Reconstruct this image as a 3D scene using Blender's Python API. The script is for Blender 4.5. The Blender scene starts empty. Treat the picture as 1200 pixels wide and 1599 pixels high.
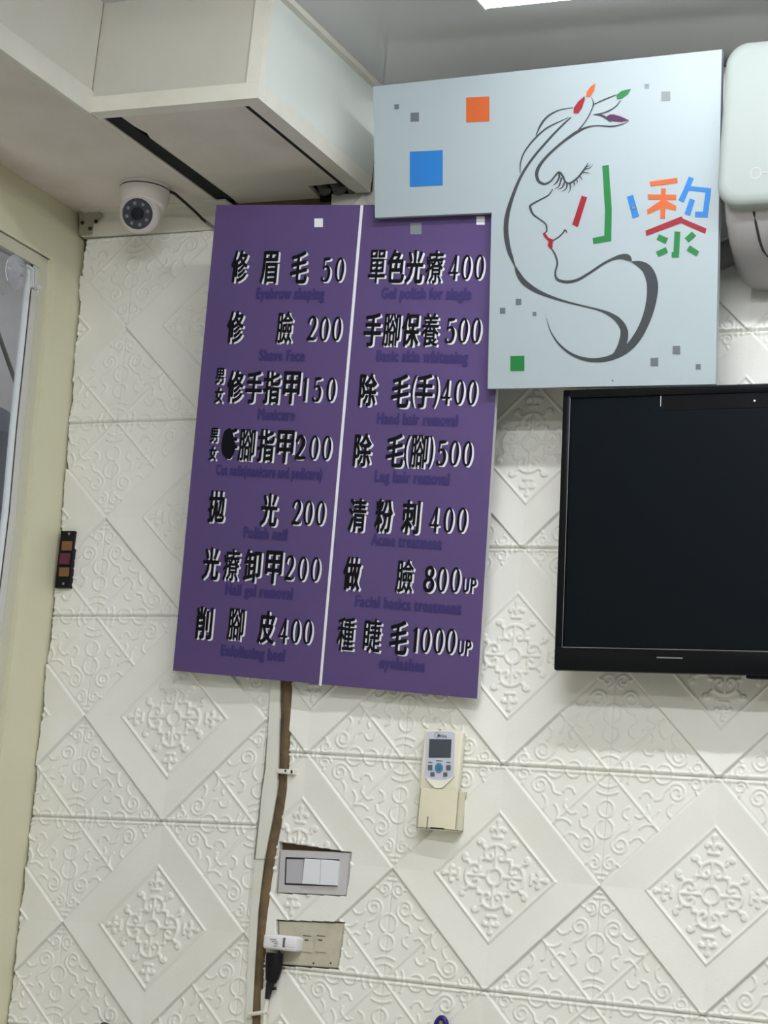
import bpy, bmesh, math, random
import numpy as np
from mathutils import Vector, Matrix, Euler
random.seed(7)
S = bpy.context.scene
COL = S.collection
PI = math.pi

# ------------------------------------------------------------------ camera
FPX = 3300.0
CAM = np.array([1.4111, -3.1143, 1.1725])
RM = np.array([[0.9061550415625642, 0.4117728892464899, 0.09657188168584893],
               [0.005346369612023068, 0.21716147285234186, -0.9761210534767567],
               [-0.4229118785074726, 0.8850333227569455, 0.1945804733961791]])
cd = bpy.data.cameras.new('camera')
cd.sensor_fit = 'VERTICAL'
cd.sensor_height = 24.0
cd.lens = FPX / 1599.0 * 24.0
cd.clip_start = 0.05
cam = bpy.data.objects.new('camera', cd)
COL.objects.link(cam)
r_, u_, b_ = RM[0], -RM[1], -RM[2]
cam.matrix_world = Matrix(((r_[0], u_[0], b_[0], CAM[0]), (r_[1], u_[1], b_[1], CAM[1]),
                           (r_[2], u_[2], b_[2], CAM[2]), (0, 0, 0, 1)))
S.camera = cam

# ------------------------------------------------------------------ world, exposure
W = bpy.data.worlds.new('world')
S.world = W
W.use_nodes = True
W.node_tree.nodes['Background'].inputs[0].default_value = (0.88, 0.93, 1.0, 1)
W.node_tree.nodes['Background'].inputs[1].default_value = 0.8
S.view_settings.view_transform = 'Standard'
S.view_settings.look = 'None'
S.view_settings.gamma = 1.0
S.view_settings.use_curve_mapping = False
S.view_settings.exposure = 0.32
# ceiling tubes, the last one unseen and added to even the light: (x0, x1, y, watts, label)
TUBES = [(0.165, 1.385, -0.335, 1.1, 'lit white tube light at the top edge, on the grey ceiling above the logo board'),
         (0.20, 1.40, -0.82, 14.0, 'lit white tube light on the ceiling before the logo board, out of frame'),
         (0.25, 1.45, -1.95, 20.0, 'lit white tube light on the ceiling in the middle of the room, out of frame'),
         (0.40, 1.60, -3.30, 20.0, 'lit white tube light added over the camera to even the light, out of frame')]

# ------------------------------------------------------------------ helpers
def pray(x, y):
    return RM.T @ np.array([(x - 600) / FPX, (y - 799.5) / FPX, 1.0])
def on_y(x, y, Y=0.0):
    d = pray(x, y); return CAM + d * ((Y - CAM[1]) / d[1])
def on_plane(x, y, y0, z0, t):          # plane  y = y0 - t (z - z0)
    d = pray(x, y); s = (y0 - t * (CAM[2] - z0) - CAM[1]) / (d[1] + t * d[2]); return CAM + d * s

def lin(c):
    c = c / 255.0
    return c / 12.92 if c <= 0.04045 else ((c + 0.055) / 1.055) ** 2.4
def rgb(r, g, b):
    return (lin(r), lin(g), lin(b), 1)

MATS = {}
def mat(name, col, rough=0.5, metal=0.0, spec=0.5, noise=0.0, nscale=8.0, bump=0.0, bscale=200.0, coat=0.0,
        emit=None, estr=0.0, trans=0.0, ior=1.45):
    if name in MATS: return MATS[name]
    m = bpy.data.materials.new(name); m.use_nodes = True
    nt = m.node_tree; p = nt.nodes['Principled BSDF']
    p.inputs['Base Color'].default_value = col
    p.inputs['Roughness'].default_value = rough
    p.inputs['Metallic'].default_value = metal
    p.inputs['Specular IOR Level'].default_value = spec
    p.inputs['Coat Weight'].default_value = coat
    p.inputs['Transmission Weight'].default_value = trans
    p.inputs['IOR'].default_value = ior
    if emit:
        p.inputs['Emission Color'].default_value = emit
        p.inputs['Emission Strength'].default_value = estr
    if noise or bump:
        tc = nt.nodes.new('ShaderNodeTexCoord')
    if noise:
        n = nt.nodes.new('ShaderNodeTexNoise'); n.inputs['Scale'].default_value = nscale
        n.inputs['Detail'].default_value = 6; n.inputs['Roughness'].default_value = .6
        nt.links.new(tc.outputs['Object'], n.inputs['Vector'])
        r = nt.nodes.new('ShaderNodeValToRGB')
        r.color_ramp.elements[0].position = .35; r.color_ramp.elements[1].position = .62
        k = 1 - noise
        r.color_ramp.elements[0].color = (col[0] * k, col[1] * k, col[2] * k * .97, 1)
        r.color_ramp.elements[1].color = col
        nt.links.new(n.outputs['Fac'], r.inputs['Fac'])
        nt.links.new(r.outputs['Color'], p.inputs['Base Color'])
    if bump:
        n2 = nt.nodes.new('ShaderNodeTexNoise'); n2.inputs['Scale'].default_value = bscale
        n2.inputs['Detail'].default_value = 3
        nt.links.new(tc.outputs['Object'], n2.inputs['Vector'])
        bp = nt.nodes.new('ShaderNodeBump'); bp.inputs['Strength'].default_value = bump
        bp.inputs['Distance'].default_value = .002
        nt.links.new(n2.outputs['Fac'], bp.inputs['Height'])
        nt.links.new(bp.outputs['Normal'], p.inputs['Normal'])
    MATS[name] = m
    return m

def tag(o, label=None, cat=None, group=None, kind=None):
    if label: o['label'] = label
    if cat: o['category'] = cat
    if group: o['group'] = group
    if kind: o['kind'] = kind
    return o
def link(name, me, parent=None):
    o = bpy.data.objects.new(name, me); COL.objects.link(o)
    if parent is not None: o.parent = parent
    return o
def thing(name, label, cat, loc=(0, 0, 0), group=None):
    o = bpy.data.objects.new(name, None); COL.objects.link(o)
    o.empty_display_size = .03
    o.location = loc
    return tag(o, label, cat, group)

class MB:
    """collects shapes, then links them as one mesh object"""
    def __init__(s): s.v = []; s.f = []; s.sm = []
    def add(s, vs, fs, smooth=False):
        k = len(s.v)
        s.v += [tuple(float(c) for c in v) for v in vs]
        s.f += [tuple(i + k for i in f) for f in fs]
        s.sm += [smooth] * len(fs)
        return s
    def quad(s, a, b, c, d): return s.add([a, b, c, d], [(0, 1, 2, 3)])
    def box(s, x0, x1, y0, y1, z0, z1, bev=0.0, M=None, seg=2):
        bm = bmesh.new()
        bmesh.ops.create_cube(bm, size=1)
        for v in bm.verts:
            v.co = Vector(((x0 + x1) / 2 + v.co.x * (x1 - x0), (y0 + y1) / 2 + v.co.y * (y1 - y0), (z0 + z1) / 2 + v.co.z * (z1 - z0)))
        if bev > 0:
            bmesh.ops.bevel(bm, geom=list(bm.edges), offset=bev, segments=seg, profile=.5, affect='EDGES')
        return s._bm(bm, M, bev > 0)
    def _bm(s, bm, M=None, smooth=False):
        bm.verts.index_update()
        s.add([(M @ v.co if M else v.co) for v in bm.verts], [[v.index for v in f.verts] for f in bm.faces], smooth)
        bm.free(); return s
    def cyl(s, c, axis, r0, r1, h, n=24, M=None):
        """cylinder or cone from point c along axis, length h"""
        ax = Vector(axis).normalized(); c = Vector(c)
        t = ax.orthogonal().normalized(); b = ax.cross(t)
        vs = []; 
        for k in range(n):
            a = 2 * PI * k / n; d = t * math.cos(a) + b * math.sin(a)
            vs.append(c + d * r0)
        for k in range(n):
            a = 2 * PI * k / n; d = t * math.cos(a) + b * math.sin(a)
            vs.append(c + ax * h + d * r1)
        fs = [(k, (k + 1) % n, n + (k + 1) % n, n + k) for k in range(n)]
        s.add(vs, fs, True); s.add(vs[:n], [tuple(range(n))[::-1]]); s.add(vs[n:], [tuple(range(n))])
        return s
    def lathe(s, c, axis, prof, n=40):
        """prof: list of (along, radius)"""
        ax = Vector(axis).normalized(); c = Vector(c)
        t = ax.orthogonal().normalized(); b = ax.cross(t)
        vs = []
        for a_, r in prof:
            for k in range(n):
                a = 2 * PI * k / n
                vs.append(c + ax * a_ + (t * math.cos(a) + b * math.sin(a)) * max(r, 1e-5))
        fs = []
        for i in range(len(prof) - 1):
            for k in range(n):
                fs.append((i * n + k, i * n + (k + 1) % n, (i + 1) * n + (k + 1) % n, (i + 1) * n + k))
        return s.add(vs, fs, True)
    def tube(s, pts, rad, n=10, flat=1.0):
        pts = [Vector(p) for p in pts]; vs = []; m = len(pts)
        rr = rad if hasattr(rad, '__len__') else [rad] * m
        prev = None
        for i, p in enumerate(pts):
            d = (pts[min(i + 1, m - 1)] - pts[max(i - 1, 0)]).normalized()
            t = Vector((0, 1, 0)); t = (t - d * t.dot(d))
            if t.length < .1: t = d.orthogonal()
            t.normalize(); b = d.cross(t)
            for k in range(n):
                a = 2 * PI * k / n
                vs.append(p + (t * math.cos(a) * flat + b * math.sin(a)) * rr[i])
        fs = []
        for i in range(m - 1):
            for k in range(n):
                fs.append((i * n + k, i * n + (k + 1) % n, (i + 1) * n + (k + 1) % n, (i + 1) * n + k))
        s.add(vs, fs, True)
        s.add(vs[:n], [tuple(range(n))[::-1]]); s.add(vs[-n:], [tuple(range(n))])
        return s
    def prism(s, poly, axis_vec, smooth=False):
        """polygon of 3D points extruded along axis_vec"""
        n = len(poly); a = [Vector(p) for p in poly]; b = [p + Vector(axis_vec) for p in a]
        s.add(a + b, [(k, (k + 1) % n, n + (k + 1) % n, n + k) for k in range(n)], smooth)
        s.add(a, [tuple(range(n))[::-1]]); s.add(b, [tuple(range(n))])
        return s
    def build(s, name, m, parent=None, local=None, recalc=True):
        me = bpy.data.meshes.new(name)
        vs = s.v
        if local is not None:
            L = Vector(local); vs = [tuple(Vector(v) - L) for v in vs]
        elif parent is not None:
            P_ = parent; L = Vector((0, 0, 0))
            while P_ is not None: L = L + P_.location; P_ = P_.parent
            vs = [tuple(Vector(v) - L) for v in vs]
        me.from_pydata(vs, [], s.f)
        me.polygons.foreach_set('use_smooth', s.sm)
        if recalc:
            bm = bmesh.new(); bm.from_mesh(me)
            bmesh.ops.remove_doubles(bm, verts=bm.verts, dist=1e-6)
            bmesh.ops.recalc_face_normals(bm, faces=bm.faces)
            bm.to_mesh(me); bm.free()
        me.materials.append(m)
        if any(s.sm):
            try: me.set_sharp_from_angle(angle=math.radians(40))
            except Exception: pass
        return link(name, me, parent)

def catmull(pts, k=8):
    P_ = [np.array(p, float) for p in pts]
    if len(P_) < 3: 
        return [P_[0] + (P_[-1] - P_[0]) * i / k for i in range(k + 1)]
    Q = [2 * P_[0] - P_[1]] + P_ + [2 * P_[-1] - P_[-2]]
    out = []
    for i in range(1, len(Q) - 2):
        for j in range(k):
            t = j / k
            a, b, c, d = Q[i - 1], Q[i], Q[i + 1], Q[i + 2]
            out.append(.5 * (2 * b + (c - a) * t + (2 * a - 5 * b + 4 * c - d) * t * t + (3 * b - a - 3 * c + d) * t ** 3))
    out.append(Q[-2]); return out
def ribbon(pts, k=8, smooth=True):
    """pts (x, y, width) -> list of quads in 2D"""
    c = catmull(pts, k) if smooth else [np.array(p, float) for p in pts]
    L, R = [], []
    for i, p in enumerate(c):
        d = c[min(i + 1, len(c) - 1)][:2] - c[max(i - 1, 0)][:2]
        l = np.hypot(*d) or 1; n = np.array([-d[1], d[0]]) / l
        w = max(p[2], 0.02) / 2
        L.append(p[:2] + n * w); R.append(p[:2] - n * w)
    v = [tuple(q) for q in L + R]; m = len(L)
    return v, [(i, i + 1, m + i + 1, m + i) for i in range(m - 1)]

# ------------------------------------------------------------------ materials
m_tile = mat('foam_white', rgb(237, 236, 229), .55, noise=.05, nscale=5, bump=.10, bscale=260, spec=.35)
m_plaster = mat('bare_plaster', rgb(120, 100, 75), .9, noise=.4, nscale=12)
m_ceil = mat('ceiling_gloss', rgb(200, 202, 203), .06, spec=.8)
m_soffit = mat('soffit_board', rgb(222, 215, 205), .75, noise=.10, nscale=9, bump=.06, bscale=120)
m_box = mat('bulkhead_board', rgb(203, 201, 190), .45, noise=.06, nscale=6)
m_boxside = mat('bulkhead_side', rgb(226, 232, 228), .16, noise=.02, nscale=5)
m_trimw = mat('white_trim', rgb(226, 224, 213), .4, noise=.06, nscale=20)
m_dark = mat('void_shade', rgb(18, 18, 22), .9)
m_cream = mat('cream_paint', rgb(214, 211, 184), .30, noise=.03, nscale=4)
m_creamd = mat('cream_frame', rgb(200, 198, 178), .28)
m_alu = mat('aluminium_grey', rgb(206, 204, 200), .35)
m_sash = mat('sash_white', rgb(228, 234, 238), .3)
m_floor = mat('floor_tile', rgb(214, 210, 204), .4, noise=.08, nscale=3)
m_paint = mat('room_paint', rgb(214, 214, 210), .8)
m_concrete = mat('concrete', rgb(182, 177, 174), .9, noise=.35, nscale=4, bump=.3, bscale=25)
m_purple = mat('sign_purple', rgb(89, 72, 120), .42, noise=.02, nscale=10, spec=.4)
m_foamedge = mat('board_edge', rgb(205, 204, 205), .6)
m_black = mat('ink_black', rgb(13, 13, 21), .7, spec=.2)
m_inkw = mat('ink_white', rgb(232, 232, 238), .5)
m_inkp = mat('ink_violet', rgb(58, 46, 104), .6)
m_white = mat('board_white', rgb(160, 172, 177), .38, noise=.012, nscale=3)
m_grey = mat('print_grey', rgb(60, 65, 68), .6, spec=.3)
m_greysq = mat('print_midgrey', rgb(96, 103, 108), .5)
m_lightsq = mat('print_lightgrey', rgb(124, 130, 134), .5)
m_orange = mat('print_orange', rgb(188, 88, 38), .5)
m_red = mat('print_red', rgb(138, 14, 34), .5)
m_green = mat('print_green', rgb(20, 112, 52), .5)
m_blue = mat('print_blue', rgb(30, 112, 184), .5)
m_plum = mat('print_plum', rgb(70, 18, 66), .5)
m_tvframe = mat('tv_gloss', rgb(6, 9, 14), .3, spec=.22)
m_screen = mat('tv_screen', rgb(7, 14, 20), .42, spec=.13)
m_line = mat('tv_line', rgb(120, 122, 124), .4)
m_tvback = mat('tv_back', rgb(10, 12, 16), .7, spec=.2)
m_ac = mat('ac_white', rgb(152, 160, 156), .5, spec=.3)
m_acbody = mat('ac_body', rgb(160, 158, 157), .4)
m_gap = mat('gap_dark', rgb(40, 40, 44), .7)
m_camw = mat('camera_plastic', rgb(224, 217, 212), .35)
m_lens = mat('camera_glass', rgb(52, 56, 64), .12, spec=.6)
m_lensin = mat('lens_black', rgb(10, 14, 24), .08)
m_led = mat('led_grey', rgb(120, 124, 130), .3)
m_cable = mat('cable_black', rgb(28, 26, 26), .5)
m_cableg = mat('cable_grey', rgb(130, 132, 132), .5)
m_remote = mat('remote_cream', rgb(228, 223, 203), .35)
m_face = mat('remote_face', rgb(196, 200, 212), .35)
m_lcd = mat('lcd', rgb(66, 72, 82), .2)
m_btn = mat('button_grey', rgb(92, 96, 104), .5)
m_btnb = mat('button_blue', rgb(78, 134, 160), .4)
m_holder = mat('holder_cream', rgb(222, 216, 192), .4, noise=.05, nscale=25)
m_plate = mat('switch_silver', rgb(200, 198, 200), .3, metal=.15)
m_rockw = mat('rocker_white', rgb(226, 228, 233), .3)
m_rockg = mat('rocker_grey', rgb(180, 178, 184), .3)
m_socket = mat('socket_beige', rgb(196, 191, 172), .45, noise=.14, nscale=40)
m_plug = mat('plug_white', rgb(236, 232, 236), .3)
m_conduit = mat('conduit_white', rgb(222, 222, 212), .4, noise=.05, nscale=20)
m_brown = mat('hose_brown', rgb(112, 93, 66), .8, noise=.5, nscale=30, bump=.3, bscale=90)
m_clip = mat('clip_white', rgb(226, 222, 212), .4)
m_nail = mat('nail_steel', rgb(110, 105, 100), .4, metal=.6)
m_latch = mat('latch_black', rgb(12, 12, 17), .5, spec=.3)
m_latchb = mat('latch_brown', rgb(126, 88, 52), .5)
m_latchr = mat('latch_red', rgb(92, 36, 54), .4)
m_screw = mat('screw_steel', rgb(150, 150, 148), .3, metal=.8)
m_pgrip = mat('grip_purple', rgb(40, 24, 110), .3)
m_knob = mat('knob_dark', rgb(58, 48, 40), .35)
m_galv = mat('galvanised', rgb(176, 172, 156), .45, metal=.3)
m_pipe = mat('pipe_wrap', rgb(104, 104, 102), .8, noise=.25, nscale=30)
m_tubewhite = mat('tube_housing', rgb(225, 228, 228), .35)
m_cup = mat('clear_plastic', (.92, .95, 1, 1), .08, trans=.9, ior=1.35)
m_navy = mat('navy_cloth', rgb(60, 68, 86), .8, noise=.2, nscale=20)

m_glass = bpy.data.materials.new('window_glass'); m_glass.use_nodes = True
nt = m_glass.node_tree; nt.nodes.clear()
go = nt.nodes.new('ShaderNodeOutputMaterial'); gm = nt.nodes.new('ShaderNodeMixShader')
gt = nt.nodes.new('ShaderNodeBsdfTransparent'); gg = nt.nodes.new('ShaderNodeBsdfGlossy')
gg.inputs['Roughness'].default_value = .03; gt.inputs[0].default_value = (.86, .87, .88, 1)
gm.inputs[0].default_value = .08
nt.links.new(gt.outputs[0], gm.inputs[1]); nt.links.new(gg.outputs[0], gm.inputs[2]); nt.links.new(gm.outputs[0], go.inputs[0])

# ------------------------------------------------------------------ setting
ZS, ZC = 2.421, 2.611                      # soffit underside, high ceiling
XB0, XB1, YB = -0.468, -0.160, -0.4276     # boxed bulkhead
LZ = [0, .96, 1.28, 1.53, 1.667, 1.82, 1.97, 2.2376, 2.37, 2.421, 2.8]
LX = [-.665, -.6925, -.697, -.7054, -.7087, -.713, -.7232, -.7365, -.750, -.763, -.763]
def xl(z): return float(np.interp(z, LZ, LX))

# back wall: bare wall behind, embossed foam tiles in front
MB().box(-.79, 2.6, .014, .10, 0, 2.75).build('wall_back', m_plaster)['kind'] = 'structure'

def arc(cx, cy, r, a0, a1, n=26):
    return [(cx + r * math.cos(math.radians(a0 + (a1 - a0) * i / n)), cy + r * math.sin(math.radians(a0 + (a1 - a0) * i / n))) for i in range(n + 1)]
def spiral(cx, cy, r0, r1, a0, turns, n=46):
    return [(cx + (r0 + (r1 - r0) * i / n) * math.cos(math.radians(a0 + 360 * turns * i / n)),
             cy + (r0 + (r1 - r0) * i / n) * math.sin(math.radians(a0 + 360 * turns * i / n))) for i in range(n + 1)]
def curve2(pts, k=8): return [tuple(p) for p in catmull(pts, k)]

TRI = [arc(0, 0, .070, 0, 33), arc(0, 0, .102, 0, 27), arc(.165, 0, .036, 0, 180), arc(.252, 0, .041, 0, 155),
       spiral(.318, .078, .043, .012, -140, 1.5), curve2([(.281, .056), (.262, .075), (.250, .105), (.222, .115)]),
       spiral(.402, .036, .032, .010, -170, 1.3), [(.403, .068), (.415, .085)],
       curve2([(.205, .100), (.190, .082), (.165, .085), (.152, .105)]),
       curve2([(.242, .160), (.232, .170), (.222, .195), (.226, .222)]), curve2([(.300, .122), (.285, .140), (.282, .165), (.296, .182)]),
       curve2([(.190, .140), (.196, .160), (.186, .176)]), [(.447, 0), (.447, .022)], [(.470, 0), (.470, .012)]]
MED = [arc(0, 0, .036, 0, 90), [(.040, 0), (.140, 0)],
       curve2([(.140, 0), (.136, .024), (.120, .046), (.096, .052), (.078, .042), (.074, .024), (.086, .016), (.097, .022)]),
       curve2([(.120, .046), (.134, .064), (.150, .066), (.158, .078)]), arc(.150, .084, .006, 0, 360, 12),
       curve2([(.084, .047), (.076, .058), (.074, .074)]),
       [(.176, 0), (.176, .020)], [(.192, 0), (.250, 0)], curve2([(.198, 0), (.212, .010), (.214, .026)]), arc(.208, .030, .004, 0, 360, 8), arc(.246, 0, .005, -180, 180, 8)]
def densify(strokes, step=.0022):
    out = []
    for s in strokes:
        for (a, b) in zip(s[:-1], s[1:]):
            n = max(1, int(math.hypot(b[0] - a[0], b[1] - a[1]) / step))
            for i in range(n): out.append((a[0] + (b[0] - a[0]) * i / n, a[1] + (b[1] - a[1]) * i / n))
        out.append(s[-1])
    return np.array(out)
def mind(X, Y, pts):
    best = np.full(X.shape, 9.0)
    for p in pts: np.minimum(best, (X - p[0]) ** 2 + (Y - p[1]) ** 2, out=best)
    return np.sqrt(best)
def flatf(d, w):
    t = np.clip((w - d) / (.55 * w), 0, 1); return t * t * (3 - 2 * t)
def bumpf(d, w): return np.clip(1 - (d / w) ** 2, 0, 1) ** 1.2
def tile_relief(n):
    g = (np.arange(n + 1) / n) - .5
    X, Z = np.meshgrid(g, g, indexing='ij')
    ax, az = np.abs(X), np.abs(Z); d = ax + az
    t = .5 - np.maximum(ax, az); s = .5 - np.minimum(ax, az)
    h = np.zeros_like(X)
    tri = d > .5
    sd = mind(s, t, densify(TRI))
    h += np.where(tri, .0052 * flatf(sd, .0074), 0)
    a, b = np.maximum(ax, az), np.minimum(ax, az)
    md = mind(a, b, densify(MED))
    inner = d < .285
    h += np.where(inner, .0085 * flatf(md, .0100), 0)
    band = (d >= .285) & (d <= .5)
    h += np.where(band, .002 + .011 * np.clip((d - .285) / .215, 0, 1) ** 1.5, 0)
    h += .0075 * bumpf((d - .288) / 1.414, .0085) * (1 - 0)
    h -= .0050 * bumpf((d - .507) / 1.414, .0060)
    h += np.where(tri, .0065 * bumpf(np.abs(ax - az) / 1.414, .0085), 0)
    h += .0055 * bumpf(.5 - az - .013, .0085)
    h -= .0100 * bumpf(.5 - az, .0060)
    h -= .0012 * bumpf(.5 - ax, .0050)
    return h
RELIEF = {n: tile_relief(n) for n in (280, 60)}
CL = np.array([[-0.6071, 1.3150], [0.3527, 0.0112], [0.0075, -0.3522], [-0.0063, 0.0023]])
CR = np.array([[0.0011, 1.4496], [0.3485, 0.0004], [0.0010, -0.3485], [-0.0011, -0.0015]])
LZa, LXa = np.array(LZ), np.array(LX)
HOLES = [[(436, 1314), (550, 1331), (542.5, 1400), (430, 1395)], [(432, 1436.5), (540, 1440), (528.5, 1514), (434, 1508)]]
HOLES = [[(on_y(*q)[0], on_y(*q)[2]) for q in h] for h in HOLES]
def foam(name, Cf, us, vs, hi, keep, parent):
    V, Fc, base = [], [], 0
    for iu in us:
        for iv in vs:
            n = 280 if (iu in hi[0] and iv in hi[1]) else 60
            g = np.arange(n + 1) / n
            U, Vv = np.meshgrid(g, g, indexing='ij')
            Uu, Vw = U + iu, Vv + iv
            B_ = np.stack([np.ones_like(Uu), Uu, Vw, Uu * Vw], -1) @ Cf
            Y = -RELIEF[n] * .35
            V.append(np.stack([B_[..., 0], Y, B_[..., 1]], -1).reshape(-1, 3))
            i = np.arange(n)[:, None] * (n + 1) + np.arange(n)[None, :]
            q = np.stack([i, i + 1, i + n + 2, i + n + 1], -1).reshape(-1, 4) + base
            Fc.append(q); base += (n + 1) ** 2
    V = np.concatenate(V); Fc = np.concatenate(Fc)
    cen = V[Fc].mean(1)
    Fc = Fc[keep(cen[:, 0], cen[:, 2])]
    used = np.unique(Fc); remap = np.full(len(V), -1); remap[used] = np.arange(len(used))
    V = V[used]; Fc = remap[Fc]
    # turn the outer edges of the sheet back to the wall so that it has thickness
    e = np.concatenate([Fc[:, [0, 1]], Fc[:, [1, 2]], Fc[:, [2, 3]], Fc[:, [3, 0]]])
    es = np.sort(e, 1); key = es[:, 0] * len(V) + es[:, 1]
    _, idx, cnt = np.unique(key, return_index=True, return_counts=True)
    be = e[idx[cnt == 1]]
    bv = np.unique(be); m2 = np.full(len(V), -1); m2[bv] = np.arange(len(bv)) + len(V)
    V2 = V[bv].copy(); V2[:, 1] = .014
    Fs = np.stack([be[:, 1], be[:, 0], m2[be[:, 0]], m2[be[:, 1]]], 1)
    V = np.concatenate([V, V2]); nf = len(Fc)
    Fc = np.concatenate([Fc, Fs])
    me = bpy.data.meshes.new(name)
    me.vertices.add(len(V)); me.vertices.foreach_set('co', V.astype(np.float32).ravel())
    me.loops.add(Fc.size); me.loops.foreach_set('vertex_index', Fc.astype(np.int32).ravel())
    me.polygons.add(len(Fc)); me.polygons.foreach_set('loop_start', np.arange(0, Fc.size, 4, dtype=np.int32))
    sm = np.ones(len(Fc), bool); sm[nf:] = False
    me.polygons.foreach_set('use_smooth', sm)
    me.update(calc_edges=True); me.validate()
    me.materials.append(m_tile)
    return link(name, me, parent)
WB = bpy.data.objects['wall_back']
def keep_left(x, z):
    wob = .0014 * np.sin(z * 43) + .0010 * np.sin(z * 101 + 1) + .0006 * np.sin(z * 260)
    edge = np.interp(z, LZa[:8], LXa[:8]) + .004 + wob + np.where(z > 2.25, -.004, 0)
    return (x > edge) & (x < -.2515 + np.where(z < 1.27, .0265 * np.clip((1.45 - z) / .4, 0, 1), 0)) & (z < 2.372) & (z > .5)
def keep_right(x, z):
    k = (x > -.236) & (z < 2.60) & (z > .5) & (x < 1.45)
    k &= ~((z > 2.372) & (x < -.436)) & ~((z > 2.4245) & (x < -.16))
    for h in HOLES:
        ins = np.ones_like(k)
        for (a, b), (c, d) in zip(h, h[1:] + h[:1]): ins &= ((c - a) * (z - b) - (d - b) * (x - a)) < 0
        k &= ~ins
    return k
foam('foam_tiles', CL, [-1, 0, 1], range(-4, 3), ((-1, 0, 1), range(-3, 2)), keep_left, WB)
foam('foam_tiles', CR, [-1, 0, 1, 2, 3], range(-4, 3), ((-1, 0, 1), range(-3, 2)), keep_right, WB)

# floor, other walls and the high ceiling
def structure(o): o['kind'] = 'structure'; return o
structure(MB().box(-.9, 2.6, -5.0, .1, -.05, 0).build('floor', m_floor))
structure(MB().box(2.6, 2.7, -5.0, .1, 0, 2.75).build('wall_right', m_paint))
structure(MB().box(-.9, 2.6, -5.1, -5.0, 0, 2.75).build('wall_front', m_paint))
cl = MB().box(-.9, 2.6, -5.0, .1, ZC, ZC + .06)
ce = structure(cl.build('ceiling', m_ceil))
# low soffit along the left wall, with its beam face
so = MB().box(-.80, XB0 - .002, -5.0, .012, ZS, ZC).box(XB0 - .0018, -.4592, YB + .026, .012, ZS, ZS + .05)
sof = structure(so.build('ceiling_left', m_soffit))
structure(MB().box(XB0 - .004, XB0 + .0005, -5.0, YB - .004, ZS + .036, ZC).build('trim_1', m_box))
tb = MB().box(XB0 - .012, XB0 + .004, -5.0, YB + .0, ZS - .003, ZS + .036, .0015)
structure(tb.build('trim_2', m_trimw))
# boxed bulkhead by the back wall
bk = MB()
bk.box(XB0, XB1, YB, YB + .012, ZS + .02, ZC)
bk_o = structure(bk.build('bulkhead_box', m_box))
MB().box(XB1 - .012, XB1, YB + .012, -.006, ZS + .02, ZC).build('side_panel', m_boxside, bk_o)
# bottom board with a gap left, right and at the wall
bt = MB()
zb0, zb1 = ZS + .004, ZS + .012
bt.prism([(-.447, YB + .030, zb0), (XB1 - .0345, YB + .031, zb0), (XB1 - .034, -.052, zb0), (-.262, -.046, zb0), (-.268, .013, zb0), (-.432, .013, zb0), (-.430, -.15, zb0), (-.431, -.25, zb0), (-.434, -.29, zb0), (-.424, -.32, zb0), (-.432, -.365, zb0)], (0, 0, .008))
bt.build('bottom_panel', m_soffit, bk_o)
MB().box(XB0 + .002, XB1 - .014, YB + .014, .012, ZS + .0505, ZS + .055).build('cavity_shade', m_dark, bk_o)  # black slab standing in for the shade inside the box
# white angle trims on the bulkhead edges
tr = MB()
tr.prism([(XB0 + .001, YB - .003, ZS - .001), (XB0 + .001, YB - .003, ZS + .026), (XB0 + .001, YB - .0002, ZS + .026), (XB0 + .001, YB - .0002, ZS + .0025), (XB0 + .001, YB + .024, ZS + .0025), (XB0 + .001, YB + .024, ZS - .001)], (XB1 + .0025 - XB0 - .001, 0, 0))
tr.build('front_trim', m_trimw, bk_o)
tr = MB()
tr.prism([(XB1 - .022, YB - .003, ZS + .0262), (XB1 + .0025, YB - .003, ZS + .0262), (XB1 + .0025, YB + .012, ZS + .0262), (XB1 + .0002, YB + .012, ZS + .0262), (XB1 + .0002, YB - .0002, ZS + .0262), (XB1 - .022, YB - .0002, ZS + .0262)], (0, 0, ZC - ZS - .0262))
tr.build('corner_trim', m_trimw, bk_o)
tr = MB()
y0_ = YB + .0243
tr.prism([(XB1 + .0025, y0_, ZS - .001), (XB1 + .0025, y0_, ZS + .026), (XB1 + .0002, y0_, ZS + .026), (XB1 + .0002, y0_, ZS + .0025), (XB1 - .028, y0_, ZS + .0025), (XB1 - .028, y0_, ZS - .001)], (0, -.012 - y0_, 0))
tr.box(XB1 - .014, XB1 + .0025, YB + .0001, YB + .0241, ZS + .0027, ZS + .0261)
tr.build('side_trim', m_trimw, bk_o)
MB().box(-.459, -.430, YB + .026, -.008, ZS + .0025, ZS + .0035).build('gap_shade', m_dark, bk_o)  # black strips put in as the shade of the open gaps
MB().box(XB1 - .0375, XB1 - .0282, YB + .0245, -.052, ZS + .0005, ZS + .0035).build('gap_shade', m_dark, bk_o)
MB().box(-.264, XB1 - .014, .006, .0135, ZS - .004, ZS + .05).build('gap_shade', m_dark, bk_o)  # black slab put in as the shade behind the pipes
for k, (px, w) in enumerate([(-.250, .010), (-.222, .012), (-.196, .010)]):
    MB().tube([(px - .02, -.004, ZS + .055), (px, -.022, ZS + .02), (px + .012, -.024, ZS - .0)], w).build('pipe', m_pipe, bk_o)
# cove strip where the box meets the ceiling
structure(MB().box(XB1, XB1 + .012, YB, -.004, ZC - .010, ZC).build('trim_3', m_trimw))
# galvanised angle under the low soffit at the tiled wall
ra = MB().box(-.745, -.438, -.006, .012, 2.372, 2.400).box(-.745, -.438, -.022, .012, 2.4175, ZS)
ra.box(-.745, -.438, -.003, .012, 2.400, 2.4175)
structure(ra.build('trim_4', m_trimw))

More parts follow.
